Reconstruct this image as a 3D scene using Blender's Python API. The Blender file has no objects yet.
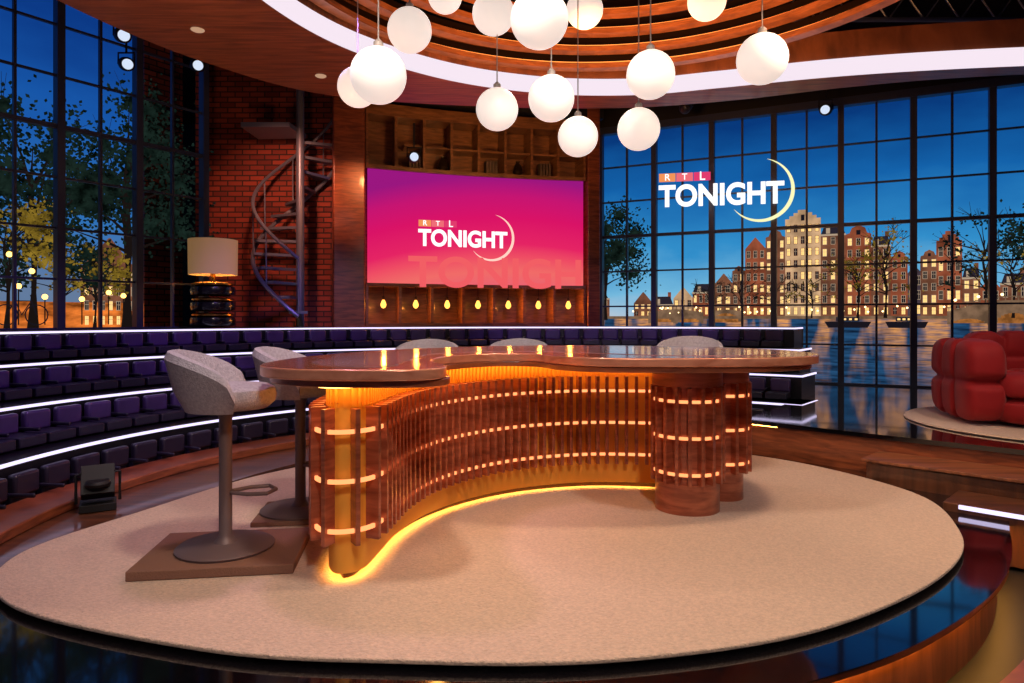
import bpy, math, random, bmesh
from math import sin, cos, pi, radians, sqrt, atan2
from mathutils import Vector, Matrix
random.seed(7)
scene = bpy.context.scene
scene.view_settings.view_transform = 'Standard'
scene.view_settings.look = 'None'
scene.view_settings.exposure = 0.0

# ------------------------------------------------------------------ materials
def S(r, g, b):
    f = lambda c: (c/255/12.92) if c/255 <= 0.04045 else ((c/255+0.055)/1.055)**2.4
    return (f(r), f(g), f(b), 1)

def mat(name, col, rough=0.5, metal=0.0, emit=None, es=0.0, bump=0.0, bscale=50, coat=0.0, var=0.0, vscale=5, stretch=(1,1,1), sheen=0):
    m = bpy.data.materials.new(name); m.use_nodes = True
    nt = m.node_tree; b = nt.nodes['Principled BSDF']
    b.inputs['Base Color'].default_value = col
    b.inputs['Roughness'].default_value = rough
    b.inputs['Metallic'].default_value = metal
    b.inputs['Coat Weight'].default_value = coat
    b.inputs['Coat Roughness'].default_value = 0.08
    if sheen: b.inputs['Sheen Weight'].default_value = sheen
    if emit:
        b.inputs['Emission Color'].default_value = emit
        b.inputs['Emission Strength'].default_value = es
    if bump or var:
        tc = nt.nodes.new('ShaderNodeTexCoord'); mp = nt.nodes.new('ShaderNodeMapping')
        mp.inputs['Scale'].default_value = stretch
        nt.links.new(tc.outputs['Object'], mp.inputs['Vector'])
    if bump:
        n = nt.nodes.new('ShaderNodeTexNoise'); n.inputs['Scale'].default_value = bscale
        bp = nt.nodes.new('ShaderNodeBump'); bp.inputs['Strength'].default_value = bump; bp.inputs['Distance'].default_value = 0.01
        nt.links.new(mp.outputs[0], n.inputs['Vector']); nt.links.new(n.outputs['Fac'], bp.inputs['Height'])
        nt.links.new(bp.outputs[0], b.inputs['Normal'])
    if var:
        n = nt.nodes.new('ShaderNodeTexNoise'); n.inputs['Scale'].default_value = vscale; n.inputs['Detail'].default_value = 5
        nt.links.new(mp.outputs[0], n.inputs['Vector'])
        cr = nt.nodes.new('ShaderNodeValToRGB')
        cr.color_ramp.elements[0].position = 0.3; cr.color_ramp.elements[1].position = 0.7
        cr.color_ramp.elements[0].color = (col[0]*(1-var), col[1]*(1-var), col[2]*(1-var), 1)
        cr.color_ramp.elements[1].color = (min(1,col[0]*(1+var)), min(1,col[1]*(1+var)), min(1,col[2]*(1+var)), 1)
        nt.links.new(n.outputs['Fac'], cr.inputs['Fac']); nt.links.new(cr.outputs[0], b.inputs['Base Color'])
    return m

def emis(name, col, s, var=0, vscale=3, stretch=(1,1,1)):
    m = bpy.data.materials.new(name); m.use_nodes = True
    nt = m.node_tree; nt.nodes.clear()
    e = nt.nodes.new('ShaderNodeEmission'); o = nt.nodes.new('ShaderNodeOutputMaterial')
    e.inputs[0].default_value = col; e.inputs[1].default_value = s
    nt.links.new(e.outputs[0], o.inputs[0])
    if var:
        tc = nt.nodes.new('ShaderNodeTexCoord'); mp = nt.nodes.new('ShaderNodeMapping'); mp.inputs['Scale'].default_value = stretch
        n = nt.nodes.new('ShaderNodeTexNoise'); n.inputs['Scale'].default_value = vscale; n.inputs['Detail'].default_value = 6
        cr = nt.nodes.new('ShaderNodeValToRGB')
        cr.color_ramp.elements[0].position = 0.35; cr.color_ramp.elements[1].position = 0.68
        cr.color_ramp.elements[0].color = (col[0]*(1-var), col[1]*(1-var), col[2]*(1-var), 1)
        cr.color_ramp.elements[1].color = (col[0]*(1+var), col[1]*(1+var), col[2]*(1+var), 1)
        nt.links.new(tc.outputs['Object'], mp.inputs[0]); nt.links.new(mp.outputs[0], n.inputs['Vector'])
        nt.links.new(n.outputs['Fac'], cr.inputs[0]); nt.links.new(cr.outputs[0], e.inputs[0])
    return m

def wood(name, c1, c2, rough=0.35, coat=0.2, sc=(2, 2, 14), crough=.08, metal=0):
    m = bpy.data.materials.new(name); m.use_nodes = True
    nt = m.node_tree; b = nt.nodes['Principled BSDF']; b.inputs['Metallic'].default_value = metal
    b.inputs['Roughness'].default_value = rough; b.inputs['Coat Weight'].default_value = coat; b.inputs['Coat Roughness'].default_value = crough
    tc = nt.nodes.new('ShaderNodeTexCoord'); mp = nt.nodes.new('ShaderNodeMapping'); mp.inputs['Scale'].default_value = sc
    n = nt.nodes.new('ShaderNodeTexNoise'); n.inputs['Scale'].default_value = 2.0; n.inputs['Detail'].default_value = 8; n.inputs['Distortion'].default_value = 0.6
    cr = nt.nodes.new('ShaderNodeValToRGB')
    cr.color_ramp.elements[0].position = 0.32; cr.color_ramp.elements[1].position = 0.68
    cr.color_ramp.elements[0].color = c1; cr.color_ramp.elements[1].color = c2
    nt.links.new(tc.outputs['Object'], mp.inputs[0]); nt.links.new(mp.outputs[0], n.inputs['Vector'])
    nt.links.new(n.outputs['Fac'], cr.inputs[0]); nt.links.new(cr.outputs[0], b.inputs['Base Color'])
    return m

def brick(name, c1, c2, mortar, scale=1.0):
    m = bpy.data.materials.new(name); m.use_nodes = True
    nt = m.node_tree; b = nt.nodes['Principled BSDF']; b.inputs['Roughness'].default_value = 0.85
    tc = nt.nodes.new('ShaderNodeTexCoord'); sp = nt.nodes.new('ShaderNodeSeparateXYZ'); cb = nt.nodes.new('ShaderNodeCombineXYZ')
    ad = nt.nodes.new('ShaderNodeMath'); ad.operation = 'ADD'
    nt.links.new(tc.outputs['Object'], sp.inputs[0])
    nt.links.new(sp.outputs[0], ad.inputs[0]); nt.links.new(sp.outputs[1], ad.inputs[1])
    nt.links.new(ad.outputs[0], cb.inputs[0]); nt.links.new(sp.outputs[2], cb.inputs[1])
    bt = nt.nodes.new('ShaderNodeTexBrick')
    bt.inputs['Scale'].default_value = scale
    bt.inputs['Brick Width'].default_value = 0.24; bt.inputs['Row Height'].default_value = 0.085; bt.inputs['Mortar Size'].default_value = 0.011
    bt.inputs['Color1'].default_value = c1; bt.inputs['Color2'].default_value = c2; bt.inputs['Mortar'].default_value = mortar
    nt.links.new(cb.outputs[0], bt.inputs['Vector']); nt.links.new(bt.outputs['Color'], b.inputs['Base Color'])
    bp = nt.nodes.new('ShaderNodeBump'); bp.inputs['Strength'].default_value = 0.6; bp.inputs['Distance'].default_value = 0.01; bp.invert = True
    nt.links.new(bt.outputs['Fac'], bp.inputs['Height']); nt.links.new(bp.outputs[0], b.inputs['Normal'])
    return m

# ------------------------------------------------------------------ geometry helpers
class M:
    def __init__(s): s.v=[]; s.f=[]; s.m=[]
    def add(s, vs, fs, mi=0):
        o=len(s.v); s.v += [tuple(v) for v in vs]
        for f in fs: s.f.append(tuple(i+o for i in f)); s.m.append(mi)
    def box(s, c, size, rz=0, mi=0, rx=0, ry=0):
        R = Matrix.Rotation(rz,3,'Z') @ Matrix.Rotation(ry,3,'Y') @ Matrix.Rotation(rx,3,'X')
        vs=[]
        for z in (-.5,.5):
            for x,y in ((-.5,-.5),(.5,-.5),(.5,.5),(-.5,.5)):
                vs.append(Vector(c)+R@Vector((x*size[0],y*size[1],z*size[2])))
        s.add(vs,[(3,2,1,0),(4,5,6,7),(0,1,5,4),(1,2,6,5),(2,3,7,6),(3,0,4,7)],mi)
    def prism(s, out, z0, z1, mi=0, mt=None):
        n=len(out); vs=[(x,y,z0) for x,y in out]+[(x,y,z1) for x,y in out]
        o=len(s.v); s.v += vs
        s.f.append(tuple(o+i for i in range(n-1,-1,-1))); s.m.append(mi)
        for i in range(n): s.f.append((o+i,o+(i+1)%n,o+(i+1)%n+n,o+i+n)); s.m.append(mi)
        s.f.append(tuple(o+n+i for i in range(n))); s.m.append(mi if mt is None else mt)
    def strip(s, a, b, z0, z1, mi=0):
        n=len(a); vs=[]
        for i in range(n):
            vs += [(a[i][0],a[i][1],z0),(b[i][0],b[i][1],z0),(b[i][0],b[i][1],z1),(a[i][0],a[i][1],z1)]
        fs=[]
        for i in range(n-1):
            p=4*i;q=p+4
            fs += [(p,q,q+1,p+1),(p+1,q+1,q+2,p+2),(p+2,q+2,q+3,p+3),(p+3,q+3,q,p)]
        fs += [(0,1,2,3),(4*n-1,4*n-2,4*n-3,4*n-4)]
        s.add(vs,fs,mi)
    def lathe(s, prof, c=(0,0,0), n=32, mi=0, cap=True):
        vs=[];fs=[]
        for r,z in prof:
            for i in range(n):
                a=2*pi*i/n; vs.append((c[0]+r*cos(a),c[1]+r*sin(a),c[2]+z))
        for k in range(len(prof)-1):
            for i in range(n):
                j=(i+1)%n; fs.append((k*n+i,k*n+j,(k+1)*n+j,(k+1)*n+i))
        if cap:
            fs.append(tuple(range(n-1,-1,-1))); fs.append(tuple((len(prof)-1)*n+i for i in range(n)))
        s.add(vs,fs,mi)
    def sphere(s, c, r, n=24, mi=0, sz=1):
        prof=[(max(1e-4,r*sin(pi*i/(n//2))), -r*sz*cos(pi*i/(n//2))) for i in range(n//2+1)]
        s.lathe(prof,c,n,mi)
    def tube(s, path, r, n=8, mi=0, closed=False):
        P=[Vector(p) for p in path]; N=len(P); vs=[];fs=[]
        rr = r if isinstance(r,(list,tuple)) else [r]*N
        for i in range(N):
            a=P[i-1] if (i>0 or closed) else P[i]; b=P[(i+1)%N] if (i<N-1 or closed) else P[i]
            t=(b-a).normalized(); u=t.cross(Vector((0,0,1)))
            if u.length<1e-3: u=Vector((1,0,0))
            u.normalize(); w=t.cross(u)
            for k in range(n):
                an=2*pi*k/n; vs.append(P[i]+rr[i]*(cos(an)*u+sin(an)*w))
        for i in range(N if closed else N-1):
            j=(i+1)%N
            for k in range(n):
                l=(k+1)%n; fs.append((i*n+k,i*n+l,j*n+l,j*n+k))
        if not closed:
            fs.append(tuple(range(n-1,-1,-1))); fs.append(tuple((N-1)*n+k for k in range(n)))
        s.add(vs,fs,mi)
    def quad(s,a,b,c,d,mi=0): s.add([a,b,c,d],[(0,1,2,3)],mi)
    def done(s, name, mats, parent=None, bevel=0, smooth=True, loc=(0,0,0), rz=0, recalc=True):
        me=bpy.data.meshes.new(name); me.from_pydata(s.v,[],s.f)
        for m in (mats if isinstance(mats,(list,tuple)) else [mats]): me.materials.append(m)
        me.polygons.foreach_set('material_index', s.m); me.update()
        if recalc:
            bm=bmesh.new(); bm.from_mesh(me); bmesh.ops.recalc_face_normals(bm,faces=bm.faces); bm.to_mesh(me); bm.free()
        if smooth:
            me.polygons.foreach_set('use_smooth',[True]*len(me.polygons))
            me.set_sharp_from_angle(angle=radians(38))
        o=bpy.data.objects.new(name,me); scene.collection.objects.link(o)
        o.location=loc; o.rotation_euler=(0,0,rz)
        if parent: o.parent=parent
        if bevel:
            b=o.modifiers.new('b','BEVEL'); b.width=bevel; b.segments=3; b.limit_method='ANGLE'; b.angle_limit=radians(40)
        return o

def grp(name, loc=(0,0,0), rz=0):
    e=bpy.data.objects.new(name,None); scene.collection.objects.link(e)
    e.location=loc; e.rotation_euler=(0,0,rz); e.empty_display_size=0.1
    return e

def spline(pts, closed=False, k=12):
    P=[Vector(p) for p in pts]; n=len(P); out=[]
    for i in range(n if closed else n-1):
        if closed: p0,p1,p2,p3=P[i-1],P[i],P[(i+1)%n],P[(i+2)%n]
        else: p0,p1,p2,p3=P[max(i-1,0)],P[i],P[i+1],P[min(i+2,n-1)]
        for j in range(k):
            t=j/k
            out.append(0.5*((2*p1)+(-p0+p2)*t+(2*p0-5*p1+4*p2-p3)*t*t+(-p0+3*p1-3*p2+p3)*t**3))
    if not closed: out.append(P[-1])
    return [tuple(p) for p in out]

def resample(path, step):
    L=[0]
    for i in range(1,len(path)): L.append(L[-1]+(Vector(path[i])-Vector(path[i-1])).length)
    n=int(L[-1]/step); out=[]; j=0
    for i in range(n+1):
        d=i*L[-1]/n
        while j<len(L)-2 and L[j+1]<d: j+=1
        t=(d-L[j])/max(1e-9,L[j+1]-L[j]); p=Vector(path[j]).lerp(Vector(path[j+1]),t)
        tg=(Vector(path[j+1])-Vector(path[j])).normalized(); out.append((p,tg))
    return out
def offset(path, d):
    out=[]; n=len(path)
    for i in range(n):
        a=Vector(path[max(i-1,0)]); b=Vector(path[min(i+1,n-1)]); t=(b-a).normalized()
        out.append((path[i][0]-t.y*d, path[i][1]+t.x*d))
    return out
def arc(c, r, a0, a1, n):
    return [(c[0]+r*cos(radians(a0+(a1-a0)*i/n)), c[1]+r*sin(radians(a0+(a1-a0)*i/n))) for i in range(n+1)]

# ------------------------------------------------------------------ palette
m_black = mat('gloss_black_floor', S(8,8,12), 0.05, coat=0.8, bump=0.03, bscale=3)
m_dark = mat('matte_black', S(14,13,15), 0.6)
m_studio = mat('studio_floor_dark', S(22,20,22), 0.5)
m_rug = mat('rug_wool', S(208,180,156), 0.95, bump=1.0, bscale=75, var=0.14, vscale=60, sheen=0.3)
m_woodr = wood('wood_red', S(98,48,28), S(156,84,48), 0.35, 0.3)
m_woodc = wood('wood_canopy', S(104,60,38), S(158,94,58), 0.45, 0.1, sc=(1,9,1))
m_ring = wood('wood_rings', S(150,88,48), S(200,124,70), 0.45, 0.1, sc=(3,3,20))
m_woodt = wood('wood_table', S(124,66,42), S(178,106,70), 0.2, 0.8, sc=(3,12,3), crough=.12)
m_copper = wood('copper_edge', S(196,122,92), S(230,160,128), 0.3, 0.4, sc=(3,3,8), metal=.4)
m_woodf = wood('wood_floor', S(66,38,26), S(110,66,42), 0.35, 0.3, sc=(1,8,1))
m_fin = wood('wood_fin', S(134,66,44), S(188,106,74), 0.3, 0.35, metal=.15)
m_gold = mat('gold_panel', S(236,168,62), 0.5, 0.1)
m_bronze = mat('dark_bronze', S(50,34,22), 0.35, 0.5)
m_grey = mat('stool_fabric', S(164,158,166), 0.9, bump=0.6, bscale=150, var=0.18, vscale=60)
m_stmetal = mat('stool_metal', S(112,94,94), 0.5, 0.2)
m_plinth = mat('plinth_carpet', S(136,98,80), 0.95, bump=0.5, bscale=120)
m_cush = mat('purple_cushion', S(60,42,84), 0.45, var=0.25, coat=.2)
m_seat = mat('dark_seat', S(28,23,38), 0.4)
m_tier = mat('tier_dark', S(14,12,18), 0.35)
m_red = mat('red_velvet', S(160,8,16), 0.75, sheen=0.12, bump=0.15, bscale=30)
m_frame = mat('window_frame', S(50,58,80), 0.4)
m_brickm = brick('brick_wall', S(150,68,50), S(106,44,36), S(50,34,32))
m_cream = mat('lamp_shade', S(200,170,124), 0.9, emit=S(255,196,120), es=0.16)
m_steel = mat('stair_metal', S(104,112,130), 0.35, 0.35)
m_led = emis('led_white', S(226,214,255), 1.5)
m_band = emis('light_band', S(248,232,244), 1.0)
m_amber2 = emis('led_base_glow', S(255,176,76), 20)
m_pink = emis('led_peach', S(255,150,92), 1.9)
m_globe = mat('globe_glass', S(240,232,222), 0.35, emit=S(255,240,228), es=0.70)
m_bulb = emis('bulb_filament', S(255,176,72), 3.2)
m_white = emis('logo_white', S(255,255,255), 1.2)
m_cord = mat('cord_grey',S(170,160,150),.5)

# ------------------------------------------------------------------ room shell
o=M(); o.quad((-12,-4,-.32),(14,-4,-.32),(14,18,-.32),(-12,18,-.32)); o.done('floor',m_studio,smooth=False)
o=M(); o.quad((-12,-4,6.4),(14,-4,6.4),(14,18,6.4),(-12,18,6.4)); o.done('ceiling',m_dark,smooth=False)
o=M(); o.box((1,17.9,3),(26,.1,6.8)); o.done('wall_back',m_dark)
o=M(); o.box((-12,7,3),(.1,22,6.8)); o.done('wall_left',m_dark)
o=M(); o.box((14,7,3),(.1,22,6.8)); o.done('wall_right',m_dark)

pod=spline([(1.0,2.47),(1.7,2.83),(2.48,3.46),(3.1,4.25),(3.6,5.2),(3.3,6.6),(2.5,7.6),(.6,8.4),(-2.2,7.6),(-3.3,5.9),(-3.4,4.2),(-3.2,3.0),(-2.2,2.25),(-.9,2.0),(.25,2.12)],True)
g=grp('stage_podium')
o=M(); o.prism(pod,-.03,0); o.done('glossy_deck',m_black,g)
cx,cy=0.1,5.0
sc=lambda k:[(cx+(x-cx)*k, cy+(y-cy)*k) for x,y in pod]+[(cx+(pod[0][0]-cx)*k,cy+(pod[0][1]-cy)*k)]
o=M(); o.prism(sc(.975)[:-1],-.32,-.03); o.done('wood_fascia',m_woodc,g)
o=M(); o.strip(sc(.978),sc(.988),-.04,-.031); o.done('fascia_led',m_amber2,g)
o=M(); o.strip(sc(1.06),sc(1.10),-.32,-.20); o.done('outer_trim_ring',m_woodr,g)

C=(0.7,4.6)
o=M(); o.strip(arc(C,3.1,56,200,80),arc(C,4.12,56,200,80),0.002,.02); o.done('wood_walkway_floor',m_woodf)
o=M(); o.strip(arc(C,3.72,60,200,80),arc(C,4.08,60,200,80),.021,.09); o.done('trim_wood_curb',m_woodr,bevel=.01)

rug=spline([(2.75,4.2),(2.98,5.2),(2.32,6.45),(.8,7.1),(-.9,6.85),(-2.0,5.8),(-2.5,4.6),(-2.72,3.75),(-2.3,3.12),(-1.24,2.70),(-.45,2.60),(.4,2.61),(1.3,2.87),(2.2,3.48)],True)
o=M(); o.prism(rug,.021,.04); o.done('round_rug',m_rug,bevel=.006)

# ------------------------------------------------------------------ bleachers
g=grp('audience_bleachers')
R=[4.17,4.75,5.40,6.05]; Z=[.34,.63,.92,1.20]; AE=[51,53,55,57]
o=M(); L=M()
for k in range(4):
    r1 = R[k+1]+.02 if k<3 else 6.62
    o.strip(arc(C,R[k],AE[k],215,120),arc(C,r1,AE[k],215,120),-.3,Z[k])
    L.strip(arc(C,R[k]-.025,AE[k],215,120),arc(C,R[k],AE[k],215,120),Z[k]-.018,Z[k]+.003)
    e0=arc(C,R[k]-.02,AE[k],AE[k]+1,1)[0]; e1=arc(C,r1,AE[k],AE[k]+1,1)[0]
    a=radians(AE[k]); off=(sin(a)*.02,-cos(a)*.02)
    L.strip([e0,e1],[(e0[0]+off[0],e0[1]+off[1]),(e1[0]+off[0],e1[1]+off[1])],Z[k]-.018,Z[k]+.003)
o.done('tiers',m_tier,g); L.done('edge_leds',m_led,g)
cu=M(); se=M()
for k in range(4):
    zb = 0.02 if k==0 else Z[k-1]
    r = R[k]; step=.30; n=int(radians(213-AE[k])*r/step)
    for i in range(n):
        a=radians(AE[k]+1)+(i+.5)*step/r
        rb=r-.06
        cu.box((C[0]+rb*cos(a),C[1]+rb*sin(a),zb+.17),(.07,.235,.16),a,mi=0 if k else 1)
        if k>0: se.box((C[0]+(r-.20)*cos(a),C[1]+(r-.20)*sin(a),zb+.055),(.26,.25,.08),a)
        else: se.box((C[0]+(r-.035)*cos(a),C[1]+(r-.035)*sin(a),.08),(.05,.23,.09),a)
        a2=a+.5*step/r
        se.box((C[0]+(r-.14)*cos(a2),C[1]+(r-.14)*sin(a2),zb+.12),(.22,.022,.03),a2)
cu.done('back_cushions',[m_cush,m_seat],g,bevel=.022); se.done('seat_cushions',m_seat,g,bevel=.01)
o=M(); o.strip(arc(C,6.62,58,215,120),arc(C,7.5,58,215,120),-.3,1.2); o.done('rear_walkway_floor',m_dark)

# ------------------------------------------------------------------ right platform with steps
g=grp('side_platform')
edge=[(2.3,6.75),(3.05,5.95),(3.9,5.15),(6.6,2.5)]
poly=edge+[(9.2,4.0),(9.2,8.15),(6.95,9.24),(4.1,10.62),(3.35,8.9),(3.15,7.9)]
o=M(); o.prism(poly,.30,.34); o.done('glossy_top',m_black,g)
ip=[(5.2+(x-5.2)*.985,6.6+(y-6.6)*.985) for x,y in poly]
o=M(); o.prism(ip,-.3,.30); o.done('wood_body',m_woodr,g)
d=Vector((1,-1)).normalized(); nrm=Vector((-1,-1)).normalized()
def along(s,off): p=Vector((2.3,6.75))+d*s+nrm*off; return (p.x,p.y)
o=M(); o.prism([along(1.25,-.05),along(1.25,.42),along(5.4,.42),along(5.4,-.05)],-.3,.17); o.done('wood_step',m_woodf,g,bevel=.01)
o=M(); o.prism([along(1.22,-.05),along(1.22,.45),along(5.4,.45),along(5.4,-.05)],.171,.195); o.done('step_tread',m_woodc,g,bevel=.005)
o=M(); o.prism([along(1.9,.45),along(1.9,.9),along(5.4,.9),along(5.4,.45)],-.3,.06); o.done('low_step',m_woodf,g,bevel=.01)
o=M(); o.prism([along(2.0,.9),along(2.0,.925),along(5.4,.925),along(5.4,.9)],.03,.055); o.done('step_led',m_led,g)
o=M(); o.prism([along(.05,-.05),along(.05,-.02),along(1.2,-.02),along(1.2,-.05)],.290,.298); o.done('platform_led',m_amber2,g)

# ------------------------------------------------------------------ desk
g=grp('presenter_desk')
top=spline([(-1.33,3.85),(-1.27,3.45),(-1.0,3.22),(-.62,3.17),(-.38,3.24),(-.33,3.45),(-.45,3.85),(-.42,4.3),(-.15,4.62),(.15,4.6),(.3,4.3),(.55,4.12),(1.0,4.08),(1.5,4.12),(1.93,4.35),(2.08,4.75),(2.0,5.25),(1.5,5.75),(.6,6.02),(-.3,5.75),(-.95,5.1),(-1.25,4.4)],True)
o=M(); o.prism(top,1.045,1.10,0,1); o.done('table_top',[m_copper,m_woodt],g,bevel=.008)
cxx,cyy=.2,4.8
o=M(); o.prism([(cxx+(x-cxx)*.975,cyy+(y-cyy)*.975) for x,y in top],1.01,1.045); o.done('table_under_edge',m_woodr,g,bevel=.006)
inl=spline([(-1.1,3.9),(-.95,3.45),(-.62,3.36),(-.58,3.9),(-.5,4.6),(0,4.9),(.5,4.7),(1.0,4.35),(1.6,4.4),(1.85,4.8),(1.5,5.4),(.6,5.75),(-.3,5.5),(-.85,4.8)],True)
o=M(); o.prism(inl,1.1005,1.103); o.done('gloss_inlay',mat('inlay_lacquer',S(176,134,136),0.16,coat=.8,var=.3,vscale=2),g)
path=spline([(-.99,4.1),(-.97,3.75),(-.94,3.5),(-.86,3.36),(-.75,3.43),(-.71,3.7),(-.67,4.0),(-.54,4.4),(-.28,4.78),(.1,5.08),(.6,5.24),(1.1,5.2)],False,14)
inner=offset(path,.05)
o=M(); o.strip(path,inner,.108,1.01); o.strip(path,offset(path,.008),.082,.108); o.done('gold_front_panel',m_gold,g)
o=M()
for p,t in resample(path,.035):
    q=p+Vector((t.y,-t.x))*.006; o.box((q.x,q.y,.955),(.012,.014,.11),atan2(t.y,t.x))
o.done('gold_ribs',m_gold,g)
o=M(); o.strip(offset(path,.055),offset(path,.10),.04,.108); o.done('plinth_kick',m_bronze,g)
F=M()
for p,t in resample(path,.075):
    nn=Vector((t.y,-t.x)); q=p+nn*.06; F.box((q.x,q.y,.57),(.024,.075,.66),atan2(t.y,t.x))
def drum(c,r,n,F):
    for i in range(n):
        a=2*pi*i/n; F.box((c[0]+r*cos(a),c[1]+r*sin(a),.56),(.075,.024,.64),a)
colc=(1.20,4.68); colb=(1.53,4.98)
drum(colc,.21,18,F); drum(colb,.17,14,F)
F.done('vertical_fins',m_fin,g,bevel=.002)
Lp=M()
for z in (.30,.54,.78):
    Lp.strip(offset(path,-.078),offset(path,-.064),z,z+.02)
    for c,r in ((colc,.220),(colb,.180)): Lp.strip(arc(c,r,0,360,40),arc(c,r+.012,0,360,40),z,z+.02)
Lp.done('fin_leds',m_pink,g)
o=M(); o.strip(offset(path,.014),offset(path,.05),.100,.107); o.done('base_glow_led',m_amber2,g)
o=M(); o.strip(offset(path,-.08),offset(path,-.03),1.002,1.008); o.done('top_glow_led',emis('led_top_glow',S(255,176,84),12),g)
o=M()
o.lathe([(.215,.04),(.215,.24),(.185,.245),(.185,.88),(.235,.885),(.235,1.01)],(colc[0],colc[1],0),48)
o.lathe([(.15,.04),(.15,.24),(.145,.245),(.145,.88),(.19,.885),(.19,1.01)],(colb[0],colb[1],0),48)
o.done('support_columns',m_fin,g)
back=spline([(-.99,4.1),(-.8,4.7),(-.2,5.35),(.6,5.65),(1.2,5.5),(1.5,5.15)],False,10)
o=M(); o.strip(back,offset(back,-.05),.04,1.01,0); o.done('rear_body',m_bronze,g)
def point(name,loc,col,e,r=.05,parent=None):
    l=bpy.data.lights.new(name,'POINT'); l.color=col[:3]; l.energy=e; l.shadow_soft_size=r
    ob=bpy.data.objects.new(name,l); scene.collection.objects.link(ob); ob.location=loc
    if parent: ob.parent=parent
    return ob
def spot(name,loc,tgt,col,e,ang=60,r=.1,blend=.6):
    l=bpy.data.lights.new(name,'SPOT'); l.color=col[:3]; l.energy=e; l.shadow_soft_size=r; l.spot_size=radians(ang); l.spot_blend=blend
    ob=bpy.data.objects.new(name,l); scene.collection.objects.link(ob); ob.location=loc
    ob.rotation_euler=(Vector(tgt)-Vector(loc)).to_track_quat('-Z','Y').to_euler(); return ob

# ------------------------------------------------------------------ stools
def shell(o, a0,a1,r0,thick,zf,zt,c=(0,0,0),mi=0):
    n=30; vs=[];fs=[]; m=8
    for i in range(n+1):
        t=i/n; a=a0+(a1-a0)*t; e=sin(pi*t)**.45 if 0<t<1 else 0
        zt2=zf+(zt-zf)*(.25+.75*e)
        for (rr,z) in [(r0-.03,zf),(r0+.0,zf+.3*(zt2-zf)),(r0+.03,zt2-.02),(r0+.045,zt2),(r0+.045+thick*.6,zt2-.005),(r0+thick+.04,zt2-.04),(r0+thick,zf+.3*(zt2-zf)),(r0+thick-.06,zf-.03)]:
            vs.append((c[0]+rr*cos(a),c[1]+rr*sin(a),c[2]+z))
    for i in range(n):
        for k in range(m):
            l=(k+1)%m; fs.append((i*m+k,i*m+l,(i+1)*m+l,(i+1)*m+k))
    fs.append(tuple(range(m))); fs.append(tuple(n*m+k for k in range(m-1,-1,-1)))
    o.add(vs,fs,mi)
def stool(x,y,face,zs=0):
    g=grp('bar_stool',(x,y,.042+zs),face)
    o=M()
    o.lathe([(.25,0.0),(.255,.012),(.24,.022),(.06,.032),(.045,.05),(.034,.07),(.034,.70),(.05,.75),(.12,.77)],(0,0,0),40)
    o.tube([(.03,-.02,.30),(.12,-.08,.30),(.22,-.09,.30),(.26,0,.30),(.22,.09,.30),(.12,.08,.30),(.03,.02,.30)],.011,8)
    o.done('pedestal',m_stmetal,g)
    o=M()
    o.lathe([(.10,.755),(.2,.76),(.235,.79),(.245,.83),(.235,.865),(.2,.885),(.08,.895),(.001,.897)],(.02,0,0),36)
    shell(o,radians(78),radians(282),.225,.055,.78,1.08,(0.02,0,0))
    o.done('upholstered_shell',m_grey,g)
stool(-1.56,3.72,radians(15),.05)
stool(-1.40,4.52,radians(0),.03)
stool(-.78,6.25,radians(-90),.02); stool(.06,6.45,radians(-95),.02); stool(1.62,6.25,radians(-110),.05)
o=M(); o.box((-1.55,3.72,.066),(.8,.62,.05),radians(8)); o.done('stool_plinth',m_plinth,bevel=.006)
o=M(); o.box((-1.35,4.52,.056),(.62,.5,.03),radians(8)); o.done('stool_plinth',m_plinth,bevel=.006)
o=M(); o.box((-.78,6.25,.051),(.62,.56,.02)); o.done('stool_plinth',m_plinth,bevel=.004)
o=M(); o.box((.06,6.45,.051),(.62,.56,.02)); o.done('stool_plinth',m_plinth,bevel=.004)
o=M(); o.box((1.62,6.25,.066),(.62,.56,.05)); o.done('stool_plinth',m_plinth,bevel=.004)

# ------------------------------------------------------------------ canopy
g=grp('ceiling_canopy')
inn=spline([(-2.3,3.3),(-2.2,4.7),(-2.07,5.8),(-1.6,6.8),(-.7,7.65),(.4,8.1),(1.5,8.15),(2.4,7.9),(3.5,7.55),(4.6,7.32),(6.0,7.15),(8,7.0)],False,10)
out=spline([(-3.9,3.3),(-3.95,4.7),(-3.75,5.9),(-3.2,7.1),(-2.2,8.15),(-.3,8.6),(1.4,8.65),(2.7,8.35),(3.8,7.9),(4.8,7.6),(6.1,7.4),(8,7.25)],False,10)
o=M(); o.strip(inn,out,4.0,4.5); o.done('wood_soffit',m_woodc,g)
o=M(); o.strip(offset(inn,-.03),offset(inn,-.002),4.0,4.19); o.done('white_light_band',m_band,g)
EC=(.85,5.3)
def ell(s,n=96): return [(EC[0]+2.9*s*cos(2*pi*i/n),EC[1]+2.8*s*sin(2*pi*i/n)) for i in range(n+1)]
o=M(); L=M(); W=M()
for k in range(7):
    s0=1.0-.075*k; z=4.26+.115*k
    o.strip(ell(s0),ell(s0-.045),z,z+.06)
    W.strip(ell(s0-.01),ell(s0+.01),z+.06,z+.185)
    L.strip(ell(s0-.014),ell(s0-.020),z+.085,z+.095)
o.done('slat_rings',m_ring,g); W.done('slat_risers',m_bronze,g); L.done('slat_leds',emis('slat_glow',S(255,150,70),2.0),g)
o=M(); o.prism(ell(.5)[:-1],5.15,5.2); o.done('dome_lid',m_woodr,g)
o=M()
for x,y in ((-2.9,6.3),(-3.0,5.2),(-2.1,7.5)):
    o.lathe([(.05,-.012),(.06,-.005),(.06,.0)],(x,y,4.0),20)
o.done('downlights',emis('downlight',S(255,200,160),.5),g)

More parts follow.
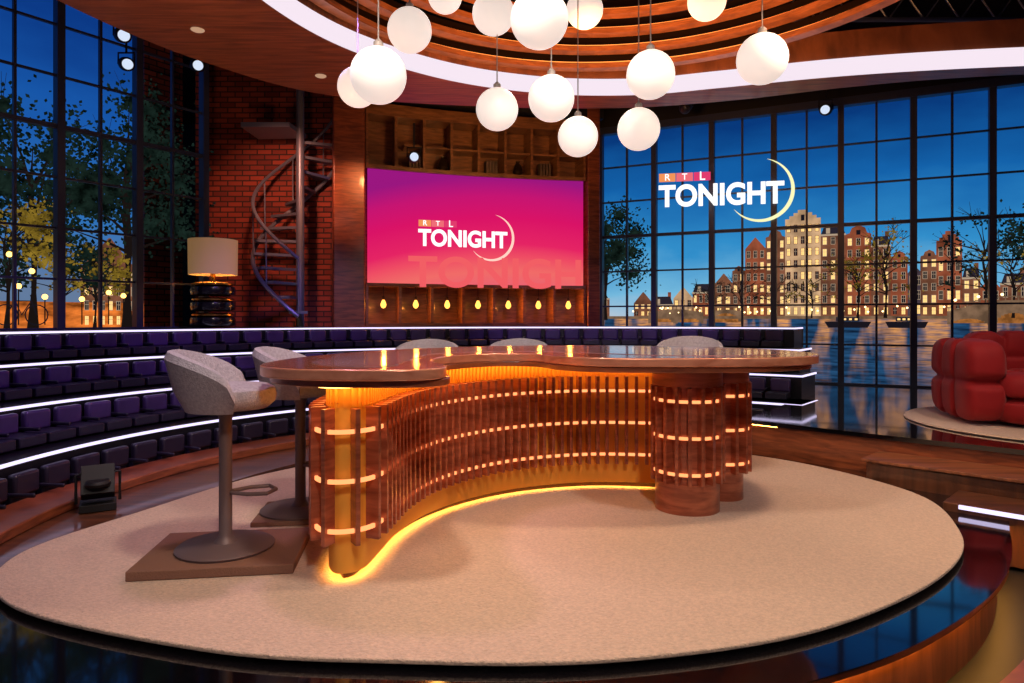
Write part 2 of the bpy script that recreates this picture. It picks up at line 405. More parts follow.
G=[(-.81,4.14,2.81,.17),(-1.31,5.8,3.3,.17),(-.79,5.27,3.56,.17),(-.12,5.5,3.02,.17),(-.15,5.5,3.79,.17),(.16,4.0,3.09,.17),(.29,5.04,2.96,.17),(.56,5.8,2.88,.17),(.67,6.3,4.18,.17),(.98,4.83,3.06,.17),(1.02,5.5,2.86,.17),(1.70,4.64,3.1,.17),(1.74,6.1,4.17,.17),(-.55,5.6,3.98,.14)]
for x,y,z,r in G:
    g=grp('pendant_globe_lamp',(x,y,z))
    o=M(); o.sphere((0,0,0),r,32); o.done('glass_globe',m_globe,g)
    o=M(); o.tube([(0,0,r-.005),(0,0,5.1-z)],.005,6); o.lathe([(.03,r-.012),(.03,r+.03),(.01,r+.05)],(0,0,0),12); o.done('cord',m_cord,g)

# ------------------------------------------------------------------ back feature wall with screen
ang=atan2(1.0,3.4); mid=(-.5,10.8)
g=grp('video_wall_unit',(mid[0],mid[1],0),ang)
W2=1.78
def cyv(x): return .14*(1-(x/W2)**2)
def curved(o,x0,x1,z0,z1,y,th=.04,n=24,mi=0):
    a=[(x0+(x1-x0)*i/n, cyv(x0+(x1-x0)*i/n)+y) for i in range(n+1)]
    b=[(p[0],p[1]+th) for p in a]; o.strip(a,b,z0,z1,mi)
def new_emis(name,st=1.0):
    m=bpy.data.materials.new(name); m.use_nodes=True; nt=m.node_tree; nt.nodes.clear()
    e=nt.nodes.new('ShaderNodeEmission'); oo=nt.nodes.new('ShaderNodeOutputMaterial'); nt.links.new(e.outputs[0],oo.inputs[0]); e.inputs[1].default_value=st
    tc=nt.nodes.new('ShaderNodeTexCoord'); sp=nt.nodes.new('ShaderNodeSeparateXYZ'); nt.links.new(tc.outputs['Object'],sp.inputs[0])
    def mth(op,a,b,c=None):
        n=nt.nodes.new('ShaderNodeMath'); n.operation=op
        for i,v in enumerate((a,b,c)):
            if v is None: continue
            if isinstance(v,(int,float)): n.inputs[i].default_value=v
            else: nt.links.new(v,n.inputs[i])
        return n.outputs[0]
    return m,nt,e,tc,sp,mth
m,nt,e,tc,sp,mth=new_emis('screen_picture',.92)
xx=mth('MULTIPLY',sp.outputs[0],sp.outputs[0]); arcx=mth('MULTIPLY_ADD',xx,.04,mth('MULTIPLY',sp.outputs[0],-.04))
zn=mth('DIVIDE',mth('SUBTRACT',sp.outputs[2],1.87),1.73)
f=mth('ADD',zn,arcx)
cr=nt.nodes.new('ShaderNodeValToRGB'); el=cr.color_ramp.elements
el[0].position=0.0; el[0].color=S(246,104,116); el[1].position=1.0; el[1].color=S(160,24,132)
for p,c in ((.12,S(250,112,108)),(.26,S(248,80,104)),(.38,S(238,38,104)),(.62,S(226,20,106)),(.82,S(206,22,118))):
    q=el.new(p); q.color=c
nt.links.new(f,cr.inputs[0]); nt.links.new(cr.outputs[0],e.inputs[0])
o=M(); curved(o,-W2+.03,W2-.03,1.87,3.60,0,.05,40); o.done('display_screen',m,g)
m_wn=wood('niche_wood',S(94,56,30),S(146,94,54),.4,.2)
o=M()
curved(o,-W2,W2,1.82,1.87,-.05,.4); curved(o,-W2,W2,3.60,3.66,-.05,.4)
curved(o,-W2,W2,1.2,1.26,-.05,.4); curved(o,-W2,W2,4.42,4.6,-.05,.4)
curved(o,-W2,W2,1.2,4.6,.38,.04); curved(o,-W2+.6,W2,4.0,4.03,.02,.34)
for i in range(8):
    x=-W2+.02+i*(2*W2-.04)/7; o.box((x,cyv(x)+.15,1.54),(.04,.38,.6))
for i in range(9):
    x=-W2+.02+i*(2*W2-.04)/8; o.box((x,cyv(x)+.15,4.04),(.04,.38,.8))
o.done('shelving',m_wn,g)
o=M()
for i,x in enumerate((-1.0,-.55,.25,.7,1.15)):
    y=cyv(x)+.15
    if i%2: o.lathe([(.05,0),(.09,.08),(.06,.18),(.03,.22),(.04,.25)],(x,y,3.665),18)
    else:
        for j in range(4): o.box((x-.08+j*.05,y,3.665+.11),(.035,.16,.22),mi=1)
o.done('shelf_ornaments',[m_bronze,mat('book_cover',S(90,70,60),.7,var=.4,vscale=8)],g)
B=M()
for i in range(7):
    x=-W2+.02+(i+.5)*(2*W2-.04)/7
    y=cyv(x)+.02
    B.lathe([(.004,-.062),(.026,-.052),(.043,-.022),(.044,.0),(.034,.03),(.020,.06),(.018,.07)],(x,y,1.55),20,0)
    B.lathe([(.022,.068),(.022,.12),(.01,.13)],(x,y,1.55),12,1); B.tube([(x,y,1.67),(x,y,1.82)],.006,6,1)
    point('niche_bulb_light',(x,y-.075,1.52),S(255,150,56),6.0,.03,g)
B.done('edison_bulbs',[m_bulb,m_bronze],g)
o=M(); o.box((-2.03,.05,2.6),(.46,.5,4.9)); o.done('wood_column_near',m_woodr,g,bevel=.02)
o=M(); o.box((1.91,.12,2.6),(.22,.4,4.9)); o.done('wood_column_far',m_woodr,g,bevel=.02)
o=M(); o.box((0,.2,5.2),(4.2,.5,1.1)); o.done('header',m_dark,g)

def textobj(s,width,loc,parent,mt,bold=.02,z_extr=.004,name='lettering',tall=1.0):
    c=bpy.data.curves.new(name,'FONT'); c.body=s; c.size=1; c.extrude=z_extr; c.offset=bold; c.align_x='CENTER'; c.align_y='CENTER'
    c.materials.append(mt); ob=bpy.data.objects.new(name,c); scene.collection.objects.link(ob)
    bpy.context.view_layer.update(); k=width/ob.dimensions.x
    ob.scale=(k,k*tall,1); ob.rotation_euler=(pi/2,0,0); ob.location=loc; ob.parent=parent
    return ob
def crescent(o,c,r,a0,a1,w,y,mi=0,n=40):
    vs=[]
    for i in range(n+1):
        t=i/n; a=radians(a0+(a1-a0)*t); ww=w*sin(pi*t)**.8+.002
        vs += [(c[0]+r*cos(a),y,c[1]+r*sin(a)),(c[0]+(r-ww)*cos(a),y,c[1]+(r-ww)*sin(a))]
    o.add(vs,[(2*i,2*i+1,2*i+3,2*i+2) for i in range(n)],mi)
tagc=[emis('tag_orange',S(245,150,90),1),emis('tag_pink',S(240,110,120),1),emis('tag_red',S(225,60,110),1)]
def logo(parent,x,z,w,y,mw,mc):
    textobj('TONIGHT',w,(x,y,z),parent,mw,.034,tall=1.12)
    o=M(); tw=w*.135
    for i in range(3): o.box((x-w/2+tw*(i+.5)*1.05,y,z+w*.165),(tw,.008,w*.07),mi=i)
    crescent(o,(x+w*.32,z+w*.03),w*.26,80,-145,w*.03,y-.006,3)
    o.done('logo_marks',tagc+[mc],parent,smooth=False,recalc=False)
    for i,ch in enumerate('RTL'): textobj(ch,tw*.32,(x-w/2+tw*(i+.5)*1.05,y-.008,z+w*.165),parent,mw,.01)
logo(g,-.25,2.58,1.44,.09,m_white,emis('moon_pink',S(255,205,190),1.1))
textobj('TONIGH',2.85,(.31,-.0,2.03),g,emis('ghost_text',S(250,98,104),.93),.02,tall=.9)

o=M(); o.box((-3.8,11.2,2.9),(2.3,.2,6.6)); o.done('wall_brick',m_brickm)
o=M(); o.strip([(-4.36,9.66),(-4.92,11.1)],[(-4.46,9.62),(-5.02,11.06)],-.3,6.2); o.done('wall_brick_return',m_brickm)

# ------------------------------------------------------------------ windows
def window(name,p0,p1,z0,z1,nbay,hs,heavy=2):
    o=M(); a=Vector(p0); b=Vector(p1); Ln=(b-a).length; rz=atan2(b.y-a.y,b.x-a.x)
    for i in range(nbay+1):
        p=a.lerp(b,i/nbay); hv=(i%heavy==0)
        o.box((p.x,p.y,(z0+z1)/2),(.085 if hv else .03,.12 if hv else .05,z1-z0),rz)
    z=z0; i=0
    while z<z1-.1:
        mdl=(a+b)/2; hv=(i%4==0)
        o.box((mdl.x,mdl.y,z),(Ln,.07 if hv else .04,.05 if hv else .026),rz); z+=hs; i+=1
    mdl=(a+b)/2; o.box((mdl.x,mdl.y,z1),(Ln,.14,.12),rz)
    return o.done(name,m_frame)
rw=lambda x:(x,12.68-.485*x)
window('window_1',rw(1.55),rw(9.2),.34,4.58,18,.60)
o=M(); a=rw(1.3);b=rw(9.4); o.strip([a,b],[(a[0]+.05,a[1]+.1),(b[0]+.05,b[1]+.1)],4.64,6.3); o.done('wall_header_right',m_dark)
lw=lambda y:(.69*y-10.93,y)
window('window_2',lw(4.33),lw(9.58),1.2,5.6,14,.60)
o=M(); a=lw(4.0);b=lw(9.6); o.strip([a,b],[(a[0]-.1,a[1]),(b[0]-.1,b[1])],-.3,1.2); o.done('wall_left_dado',m_dark)

# ------------------------------------------------------------------ backdrops (lit panels with relief)
def sky(name,stops,z0,z1,strength=1):
    m,nt,e,tc,sp,mth=new_emis(name,strength)
    mr=nt.nodes.new('ShaderNodeMapRange'); mr.inputs[1].default_value=z0; mr.inputs[2].default_value=z1
    nt.links.new(sp.outputs[2],mr.inputs[0])
    mp=nt.nodes.new('ShaderNodeMapping'); mp.inputs['Scale'].default_value=(.6,1,1.6); nt.links.new(tc.outputs['Object'],mp.inputs[0])
    n=nt.nodes.new('ShaderNodeTexNoise'); n.inputs['Scale'].default_value=1.1; n.inputs['Detail'].default_value=6
    nt.links.new(mp.outputs[0],n.inputs['Vector'])
    v=mth('MULTIPLY_ADD',n.outputs['Fac'],.30,mth('SUBTRACT',mr.outputs[0],.15))
    cr=nt.nodes.new('ShaderNodeValToRGB'); el=cr.color_ramp.elements
    el[0].position=stops[0][0]; el[0].color=stops[0][1]; el[1].position=stops[-1][0]; el[1].color=stops[-1][1]
    for p,c in stops[1:-1]: q=el.new(p); q.color=c
    nt.links.new(v,cr.inputs[0]); nt.links.new(cr.outputs[0],e.inputs[0]); return m
m_sky1=sky('dusk_sky',[(0,S(176,196,214)),(.12,S(116,184,220)),(.34,S(50,142,202)),(.66,S(20,98,170)),(1,S(8,56,122))],1.36,4.9,1.0)
m_sky2=sky('dusk_sky_street',[(0,S(120,130,140)),(.3,S(50,116,186)),(.7,S(24,88,172)),(1,S(12,58,136))],1.3,5.5,.95)
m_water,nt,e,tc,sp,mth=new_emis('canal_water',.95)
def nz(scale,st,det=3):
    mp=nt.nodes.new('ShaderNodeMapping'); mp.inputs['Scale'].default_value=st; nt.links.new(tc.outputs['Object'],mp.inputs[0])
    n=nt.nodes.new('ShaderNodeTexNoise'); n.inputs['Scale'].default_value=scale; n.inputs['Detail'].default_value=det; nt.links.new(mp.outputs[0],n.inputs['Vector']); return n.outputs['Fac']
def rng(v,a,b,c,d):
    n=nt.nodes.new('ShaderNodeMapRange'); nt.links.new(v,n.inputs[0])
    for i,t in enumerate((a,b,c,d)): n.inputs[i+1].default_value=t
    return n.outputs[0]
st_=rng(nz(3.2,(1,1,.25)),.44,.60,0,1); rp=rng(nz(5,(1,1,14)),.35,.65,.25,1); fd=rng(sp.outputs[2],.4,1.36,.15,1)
amt=mth('MULTIPLY',mth('MULTIPLY',st_,rp),fd)  # warm streaks: house-light reflections painted into the water picture
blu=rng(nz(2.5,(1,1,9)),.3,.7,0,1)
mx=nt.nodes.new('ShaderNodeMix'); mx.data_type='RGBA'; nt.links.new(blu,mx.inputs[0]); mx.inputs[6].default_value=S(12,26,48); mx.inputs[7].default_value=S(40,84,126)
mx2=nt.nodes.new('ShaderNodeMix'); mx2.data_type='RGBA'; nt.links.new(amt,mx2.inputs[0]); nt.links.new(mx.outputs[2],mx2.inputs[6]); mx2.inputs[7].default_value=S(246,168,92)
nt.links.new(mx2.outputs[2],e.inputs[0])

hc=[emis('facade_cream',S(206,166,126),.85,.35,4),emis('facade_brown',S(130,82,60),.8,.4,4),emis('facade_brick',S(152,80,54),.8,.4,4),emis('facade_dusk',S(88,74,84),.75,.35,4)]
m_lit=emis('lit_windows',S(255,206,126),1.35); m_roof=emis('roof_slate',S(50,44,56),.7); m_dk=emis('dark_window',S(34,30,40),.6)
m_trim=emis('stone_trim',S(200,174,146),.75)
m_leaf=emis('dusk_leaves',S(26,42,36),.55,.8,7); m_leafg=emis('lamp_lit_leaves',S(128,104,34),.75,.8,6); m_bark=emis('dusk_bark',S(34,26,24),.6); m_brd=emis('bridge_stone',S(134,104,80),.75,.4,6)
HM=hc+[m_lit,m_roof,m_dk,m_trim]
def house(o,u,w,z0,h,ci,gable,y,lit=.45):
    o.box((u+w/2,y,z0+h/2),(w,.06,h),mi=ci)
    zt=z0+h
    if gable=='step':
        for i in range(4): o.box((u+w/2,y,zt+.05*i+.03),(w*(1-.24*i),.06,.07),mi=ci)
        o.box((u+w/2,y-.035,zt+.08),(w*.1,.01,.1),mi=6)
    elif gable=='bell':
        pts=[(0,0),(.0,.06),(.16,.10),(.24,.26),(.36,.30),(.5,.36),(.64,.30),(.76,.26),(.84,.10),(1,.06),(1,0)]
        o.add([(u+w*a,y-.03,zt+b*w*1.4) for a,b in pts],[tuple(range(len(pts)))],ci)
        o.box((u+w/2,y-.035,zt+w*.16),(w*.16,.01,w*.2),mi=6)
    elif gable=='point':
        o.add([(u,y-.03,zt),(u+w,y-.03,zt),(u+w/2,y-.03,zt+w*.6),(u,y+.03,zt),(u+w,y+.03,zt),(u+w/2,y+.03,zt+w*.6)],[(0,1,2),(3,5,4),(0,2,5,3),(1,4,5,2)],ci)
    elif gable=='flat':
        o.box((u+w/2,y-.01,zt),(w*1.02,.08,.03),mi=7)
        o.add([(u,y-.03,zt),(u+w,y-.03,zt),(u+w*.85,y-.03,zt+.16),(u+w*.15,y-.03,zt+.16)],[(0,1,2,3)],5)
        o.box((u+w*.3,y-.04,zt+.07),(w*.16,.03,.09),mi=7); o.box((u+w*.8,y,zt+.18),(.05,.04,.12),mi=ci)
    nx=max(2,int(w/.10)); nzz=max(2,int(h/.19))
    for i in range(nx):
        for j in range(nzz):
            L=random.random()<(.9 if j==0 else lit)
            cw,ch=w/nx*.42,h/nzz*.58
            px,pz=u+w*(i+.5)/nx,z0+h*(j+.5)/nzz
            if j>0: o.box((px,y-.033,pz),(cw*1.3,.008,ch*1.12),mi=7 if ci!=0 else 1)
            o.box((px,y-.038,pz),(cw,.01,ch),mi=4 if L else 6)
            o.box((px,y-.045,pz),(cw*.08,.004,ch),mi=7); o.box((px,y-.045,pz+ch*.1),(cw,.004,ch*.05),mi=7)
def tree(o,u,z0,h,spread,y,nleaf,lm=1,tm=0,ls=1.0):
    o.tube([(u,y,z0),(u+.02,y,z0+h*.35),(u-.03,y,z0+h*.6),(u,y,z0+h*.8)],[.045*h/2,.035*h/2,.02*h/2,.008],6,tm)
    cl=[]
    for i in range(18):
        a=random.uniform(-1.4,1.4); zz=z0+h*random.uniform(.28,.7); ln=h*random.uniform(.2,.38)
        e=(u+ln*sin(a)*spread*1.4,y-.03,zz+ln*cos(a)); cl.append((e[0],e[2]))
        o.tube([(u,y,zz),(u+ln*.5*sin(a)*spread,y-.02,zz+ln*.45*cos(a)),e],[.016*h/2,.010*h/2,.003],5,tm)
        for j in range(4):
            b=a+random.uniform(-.9,.9); o.tube([e,(e[0]+ln*.4*sin(b),y-.04,e[2]+ln*.4*cos(b))],[.004,.002],4,tm)
    for i in range(nleaf):
        c=cl[random.randrange(len(cl))]; rr=abs(random.gauss(0,.10))*h*.8; a=random.uniform(0,2*pi)
        x=c[0]+rr*cos(a); z=c[1]+rr*sin(a)*.8
        s=random.uniform(.014,.034)*ls; yy=y+random.uniform(-.12,.06); t=random.uniform(0,pi)
        o.add([(x+s*cos(t),yy,z+s*sin(t)),(x-s*.6*sin(t),yy+.01,z+s*.6*cos(t)),(x-s*cos(t),yy,z-s*sin(t)),(x+s*.6*sin(t),yy-.01,z-s*.6*cos(t))],[(0,1,2,3)],lm)
rzb=atan2(-.485,1)
g=grp('canal_backdrop',(1.5,13.37,0),rzb)
o=M(); o.box((4.6,.15,3.9),(11.4,.04,5.2)); o.done('sky_panel',m_sky1,g)
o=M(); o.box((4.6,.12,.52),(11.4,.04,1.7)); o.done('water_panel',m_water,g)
o=M()
specs=[(-.8,.5,.5,2,'point'),(-.2,.6,.35,1,'flat'),(.9,.35,.26,1,'point'),(1.25,.4,.22,2,'flat'),(1.65,.35,.34,0,'point'),(2.0,.4,.44,2,'flat'),(2.4,.3,.6,1,'point'),(2.7,.22,.8,1,'bell'),
(2.92,.34,1.2,2,'point'),(3.26,.32,1.36,1,'bell'),(3.58,.56,1.62,0,'step'),(4.14,.38,1.38,1,'flat'),(4.52,.38,1.34,2,'bell'),(4.90,.28,1.16,1,'flat'),(5.18,.24,.95,2,'bell'),(5.42,.2,.7,3,'point'),(5.6,.24,.95,1,'bell'),(5.82,.34,1.14,2,'step'),(6.16,.24,.6,1,'flat'),(6.4,.26,.44,2,'point'),(6.66,.34,.5,1,'flat'),(7.0,.45,.8,2,'point'),(7.45,.6,1.0,0,'step'),(8.05,.6,.9,1,'flat'),(8.7,.6,1.1,2,'point')]
for u,w,h,ci,gb in specs: house(o,u,w,1.36,h,ci,gb,.05)
o.done('canal_houses',HM,g,smooth=False)
o=M(); o.box((4.6,.03,1.35),(11,.08,.05))
def bridge(u0,bw,rise,arches,y):
    n=arches*14
    for i in range(n):
        t=(i+.5)/n; x=u0+t*bw; deck=1.44+rise*sin(pi*t); ta=(t*arches)%1
        hh=.26*bw/arches*1.2*sin(pi*(int(t*arches)+.5)/arches)
        base=1.24+(max(0,1-((ta-.5)/.4)**2)**.5*hh if abs(ta-.5)<.4 else 0)
        base=min(base,deck-.05)
        o.box((x,y,(deck+base)/2),(bw/n,.06,deck-base)); o.box((x,y,deck+.06),(bw/n,.02,.014),mi=0)
        if i%2==0: o.box((x,y,deck+.03),(.012,.02,.06))
        if abs(ta-.5)<.4: o.box((x,y+.05,(base+1.27)/2),(bw/n,.01,base-1.25),mi=1)
bridge(5.95,1.7,.17,3,-.10); bridge(1.2,1.0,.06,2,-.04); bridge(2.3,.6,.05,1,-.04)
o.done('stone_bridge',[m_brd,emis('under_arch_glow',S(190,120,60),.7,.5,8)],g,smooth=False)
o=M()
for i in range(44): o.sphere((random.uniform(.9,8.8),-.06,1.42+random.uniform(0,.12)),.016,8)
for i in range(6): o.sphere((6.05+i*.3,-.14,1.6+.1*sin(pi*(.1+i*.3)/1.7)),.022,8)
o.done('street_lights',emis('far_lamp',S(255,220,150),4),g)
o=M()
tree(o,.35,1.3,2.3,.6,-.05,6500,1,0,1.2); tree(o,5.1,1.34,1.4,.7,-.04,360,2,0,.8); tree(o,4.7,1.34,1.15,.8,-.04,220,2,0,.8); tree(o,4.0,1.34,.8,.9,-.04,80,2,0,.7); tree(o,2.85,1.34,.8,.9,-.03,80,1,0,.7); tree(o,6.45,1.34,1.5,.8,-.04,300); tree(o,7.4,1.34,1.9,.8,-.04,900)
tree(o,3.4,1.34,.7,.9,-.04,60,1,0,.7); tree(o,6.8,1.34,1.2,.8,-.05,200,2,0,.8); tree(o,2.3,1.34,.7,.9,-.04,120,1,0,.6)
o.done('canal_trees',[m_bark,m_leaf,m_leafg],g,smooth=False,recalc=False)
o=M()
for u,l in ((4.2,.7),(5.1,.6)):
    o.add([(u,-.05,1.28),(u+l,-.05,1.28),(u+l*.92,-.05,1.18),(u+l*.08,-.05,1.18),(u,.0,1.28),(u+l,.0,1.28),(u+l*.92,.0,1.18),(u+l*.08,0,1.18)],[(0,1,2,3),(4,7,6,5),(0,4,5,1),(3,2,6,7),(0,3,7,4),(1,5,6,2)],0); o.box((u+l*.5,-.02,1.32),(l*.5,.04,.07),mi=1)
    for j in range(4): o.box((u+l*(.32+.12*j),-.045,1.32),(.04,.01,.03),mi=2)
o.done('canal_boats',[m_dk,m_roof,m_lit],g,smooth=False)

rzl=atan2(.823,.568)
g=grp('street_backdrop',(-8.29,6.29,0),rzl)
o=M(); o.box((2.3,.12,3.4),(6.2,.04,5.6)); o.done('sky_panel',m_sky2,g)
o=M(); house(o,4.0,.75,1.2,.85,1,'point',.05,.15); house(o,1.0,1.1,1.2,1.6,2,'point',.05,.2)
o.done('street_houses',HM,g,smooth=False)
o=M(); o.box((4.95+.2,.03,3.3),(.6,.06,4.6)); o.done('brick_tower',brick('brick_backdrop',S(150,76,60),S(104,50,44),S(40,30,34)),g)
o=M(); o.box((2.3,.04,1.36),(6.0,.05,.40)); o.done('lit_street',emis('street_glow',S(220,116,46),.9,.75,3,(1,1,2.5)),g)
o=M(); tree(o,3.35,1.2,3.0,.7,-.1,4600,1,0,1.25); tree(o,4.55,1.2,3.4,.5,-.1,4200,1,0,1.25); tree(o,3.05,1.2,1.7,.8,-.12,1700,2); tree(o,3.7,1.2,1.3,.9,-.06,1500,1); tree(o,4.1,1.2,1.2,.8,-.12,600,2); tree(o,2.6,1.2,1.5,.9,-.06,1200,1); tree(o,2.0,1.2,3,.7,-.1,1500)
o.done('street_trees',[m_bark,m_leaf,m_leafg],g,smooth=False,recalc=False)
o=M()
for u,z in ((3.15,1.75),(3.3,1.95),(3.45,1.62),(3.9,1.6),(4.25,1.7),(2.6,1.8),(4.45,1.66),(3.05,2.15)):
    o.sphere((u,-.2,z),.036,10); o.tube([(u,-.2,1.25),(u,-.2,z)],.008,5,1)
o.done('street_lamps',[emis('sodium_lamp',S(255,190,90),5),m_bark],g)
o=M()
for du in (0,.34):
    o.tube([(3.0+du+.13*cos(t*pi/10),-.24,1.38+.13*sin(t*pi/10)) for t in range(20)],.008,6,0,True)
o.tube([(3.0,-.24,1.38),(3.1,-.24,1.56),(3.28,-.24,1.56),(3.34,-.24,1.38)],.008,6); o.tube([(3.1,-.24,1.56),(3.17,-.24,1.38),(3.28,-.24,1.56),(3.27,-.24,1.64)],.008,6)
o.done('bicycle',m_dk,g)

g=grp('logo_overlay',(3.3,10.75,3.27),radians(-12))  # projected overlay graphic, built as glowing letters in front of the window
logo(g,-.02,0,1.9,0,m_white,emis('moon_yellow',S(240,238,180),1.15))

# ------------------------------------------------------------------ spiral staircase
g=grp('spiral_staircase',(-3.2,10.32,1.2))
o=M(); o.lathe([(.06,0),(.06,3.6)],(0,0,0),20)
n=13; dz=.215; dan=21
for i in range(n):
    a=radians(-75-dan*i); z=.2+dz*i; da=radians(11)
    pts=[(0.05*cos(a-da),.05*sin(a-da)),(.66*cos(a-da),.66*sin(a-da)),(.66*cos(a+da),.66*sin(a+da)),(.05*cos(a+da),.05*sin(a+da))]
    o.prism(pts,z,z+.04)
    if i%2==0: o.tube([(.66*cos(a),.66*sin(a),z),(.67*cos(a),.67*sin(a),z+.78)],.011,6)
o.tube([(.67*cos(radians(-75-dan*t/3)),.67*sin(radians(-75-dan*t/3)),.98+dz*t/3) for t in range(0,n*3)],.026,8)
o.tube([(.67*cos(radians(-75-dan*t/3)),.67*sin(radians(-75-dan*t/3)),.16+dz*t/3) for t in range(0,n*3)],.032,8)
o.prism([(-.76,-.35),(-.05,-.35),(.0,.3),(-.76,.35)],2.93,3.0)
o.done('stair_structure',m_steel,g)

# ------------------------------------------------------------------ lamp on rear ledge
g=grp('table_lamp',(-3.93,8.98,1.205))
o=M(); o.lathe([(.30,.70),(.305,1.16),(.295,1.16),(.29,.70)],(0,0,0),40,cap=False); o.done('drum_shade',m_cream,g)
o=M()
for i in range(3):
    z=.02+i*.2
    o.lathe([(.2,z),(.27,z+.02),(.28,z+.07),(.27,z+.12),(.2,z+.14)],(0,0,0),36,0); o.lathe([(.17,z+.135),(.26,z+.145),(.26,z+.165),(.17,z+.185)],(0,0,0),36,1)
o.lathe([(.03,.6),(.03,.8)],(0,0,0),12,1)
o.done('stacked_base',[mat('lamp_black',S(20,18,18),.2,coat=.5),mat('lamp_brass',S(190,140,60),.25,.9)],g)
o=M(); o.sphere((0,0,.92),.06,16); o.done('bulb',m_bulb,g)
point('lamp_bulb_light',(0,0,.78),S(255,180,90),14,.05,g)

# ------------------------------------------------------------------ sofa
def puff(name,c,size,parent,nx=2,nz=1,rz=0,ny=2):
    bm=bmesh.new(); bmesh.ops.create_cube(bm,size=2); bmesh.ops.subdivide_edges(bm,edges=bm.edges,cuts=23,use_grid_fill=True)
    def gr(t,k):
        s=(t+1)/2*k; fr=abs(s-round(s))
        return math.exp(-(fr/.09)**2) if 0<round(s)<k else 0
    for v in bm.verts:
        p=v.co.copy(); n=sum(abs(t)**5 for t in p)**(1/5); q=p/n
        q*= (1-.22*max(gr(p.x,nx),gr(p.y,ny),gr(p.z,nz)))
        v.co=Vector((q.x*size[0]/2,q.y*size[1]/2,q.z*size[2]/2))
    me=bpy.data.meshes.new(name); bm.to_mesh(me); bm.free(); me.materials.append(m_red)
    me.polygons.foreach_set('use_smooth',[True]*len(me.polygons))
    ob=bpy.data.objects.new(name,me); scene.collection.objects.link(ob); ob.location=c; ob.rotation_euler=(0,0,rz); ob.parent=parent
    s=ob.modifiers.new('s','SUBSURF'); s.levels=1; s.render_levels=1
g=grp('red_tufted_sofa',(4.28,6.5,.375),radians(-14))
for i in range(3):
    puff('seat_%d'%(i+1),(.62+i*.88,0,.24),(.9,.95,.48),g,3,2,ny=3)
    puff('backrest_%d'%(i+1),(.62+i*.88,.50,.48),(.88,.34,.72),g,3,3,ny=1)
puff('armrest',(.08,.12,.39),(.36,1.05,.76),g,1,2,ny=3)
o=M(); o.lathe([(1.3,.342),(1.31,.35),(1.3,.362)],(5.15,6.35,0),64); o.done('sofa_rug',m_rug)

# ------------------------------------------------------------------ stage lights / fixtures
m_lens=emis('lens_glow',S(215,228,250),1.0)
def fixture(x,y,z,tgt,glow=True,name='stage_spotlight',up=.35):
    g=grp(name,(x,y,z))
    o=M(); o.lathe([(.07,-.12),(.085,-.1),(.085,.08),(.05,.12)],(0,0,0),20)
    ob=o.done('lamp_housing',m_dark,g)
    dirv=(Vector(tgt)-Vector((x,y,z))).normalized(); ob.rotation_euler=(-dirv).to_track_quat('Z','Y').to_euler()
    o=M(); o.sphere((0,0,-.105),.07,20,0,.5); ob2=o.done('lens',m_lens if glow else m_seat,g); ob2.rotation_euler=ob.rotation_euler
    o=M(); o.tube([(-.1,0,0),(-.1,0,.14),(.1,0,.14),(.1,0,0)],.012,6); o.tube([(0,0,.14),(0,0,up)],.015,6); o.done('yoke',m_dark,g)
fixture(-4.45,7.8,4.57,(0,2,2)); fixture(-4.8,8.5,4.5,(0,2,2)); fixture(-4.15,9.0,4.67,(0,2,2)); fixture(4.55,9.9,4.36,(0,2,2))
fixture(-1.45,10.1,3.72,(0,2,2),True,up=.5)
fixture(2.6,10.2,4.5,(0,5,1),False); fixture(6.0,8.9,4.7,(0,5,1),False)
g=grp('lighting_truss')
o=M()
for y,z in ((8.15,4.9),(8.3,5.6)):
    for dz2 in (0,.3): o.tube([(3.2,y,z+dz2),(8.0,y,z+dz2)],.03,8)
    for i in range(11): x=3.2+i*.43; o.tube([(x,y,z),(x+.215,y,z+.3),(x+.43,y,z)],.012,5)
o.done('truss_tubes',m_steel,g)
g=grp('floor_spotlight',(-2.86,4.72,.02),radians(30))
o=M(); o.box((0,0,.03),(.22,.2,.05)); o.box((0,0,.19),(.2,.16,.2),rx=radians(-25)); o.tube([(-.13,0,.05),(-.13,0,.25),(-.1,0,.25)],.012,6); o.tube([(.13,0,.05),(.13,0,.25),(.1,0,.25)],.012,6)
o.lathe([(.07,-.02),(.08,.0),(.07,.02)],(0,-.1,.2),20); o.done('housing',m_dark,g,bevel=.008)

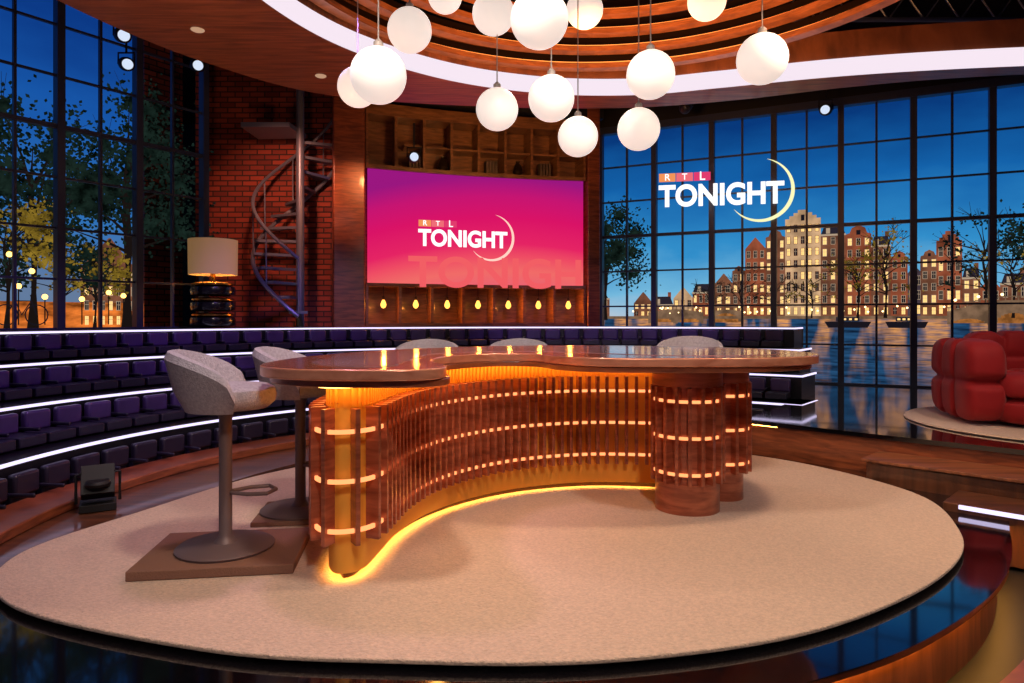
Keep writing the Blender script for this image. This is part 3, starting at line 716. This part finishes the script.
# ------------------------------------------------------------------ lights
warm=S(255,214,180); vio=S(160,118,240); neut=S(255,234,220)
spot('key_spot',(-.6,2.6,4.1),(-.2,4.6,0),neut,230,90,.15)
spot('key_spot',(2.6,3.6,4.1),(1.3,4.8,0),warm,310,90,.15)
spot('key_spot',(.6,6.4,4.2),(.3,5.8,0),neut,300,105,.15)
spot('key_spot',(-1.6,4.2,3.95),(-2.0,4.2,0),S(236,186,226),160,90,.15)
spot('stool_fill',(.5,3.4,4.1),(.4,6.4,1.0),neut,160,50,.12)  # unseen fill light, added to brighten the stool backs
spot('violet_spot',(-1.9,4.6,3.9),(-4.6,6.2,.5),vio,360,62,.2)
spot('violet_spot',(-1.4,5.6,3.9),(-3.0,9.0,.5),vio,400,52,.2)
spot('violet_spot',(.8,6.3,3.9),(1.2,9.9,.5),vio,400,55,.2)
spot('brick_spot',(-3.1,8.6,3.9),(-3.6,11.1,2.8),S(255,158,124),240,70,.1)
spot('column_spot',(-1.7,8.9,3.6),(-2.4,10.3,3.0),S(255,150,90),80,50,.1)
spot('shelf_spot',(-.3,9.2,3.3),(-.5,10.9,4.1),S(255,190,110),45,110,.1)
spot('sofa_spot',(4.3,4.6,3.9),(5.1,6.6,.6),neut,130,60,.15)
spot('step_fill',(2.9,3.4,3.9),(3.9,4.8,0),warm,130,70,.15)  # unseen fill light, added to lift the wooden steps
spot('front_wash',(.8,-1.5,4.8),(.5,4.6,.5),neut,560,60,.3)
spot('soffit_fill',(-2.4,4.6,1.3),(-2.9,5.8,4.0),S(255,170,120),120,110,.1)  # no fixture here; light added to brighten the left soffit wood
spot('dome_fill',(.8,6.2,3.2),(.8,7.0,4.6),S(255,170,100),190,150,.2)  # no fixture here; light added to brighten the dome slats
spot('dome_fill',(2.2,5.6,3.4),(3.0,7.0,4.6),S(255,170,100),90,130,.2)  # second added dome light, also without a fixture
w=bpy.data.worlds.new('studio_ambient'); scene.world=w; w.use_nodes=True
w.node_tree.nodes['Background'].inputs[0].default_value=S(80,70,100); w.node_tree.nodes['Background'].inputs[1].default_value=.4

# ------------------------------------------------------------------ camera
cd=bpy.data.cameras.new('camera'); cam=bpy.data.objects.new('camera',cd); scene.collection.objects.link(cam)
cam.location=(0,0,1.34); cam.rotation_euler=(pi/2,0,0); cd.sensor_width=36; cd.lens=36*683/1024; cd.shift_y=-23.5/1024; cd.clip_end=100
scene.camera=cam
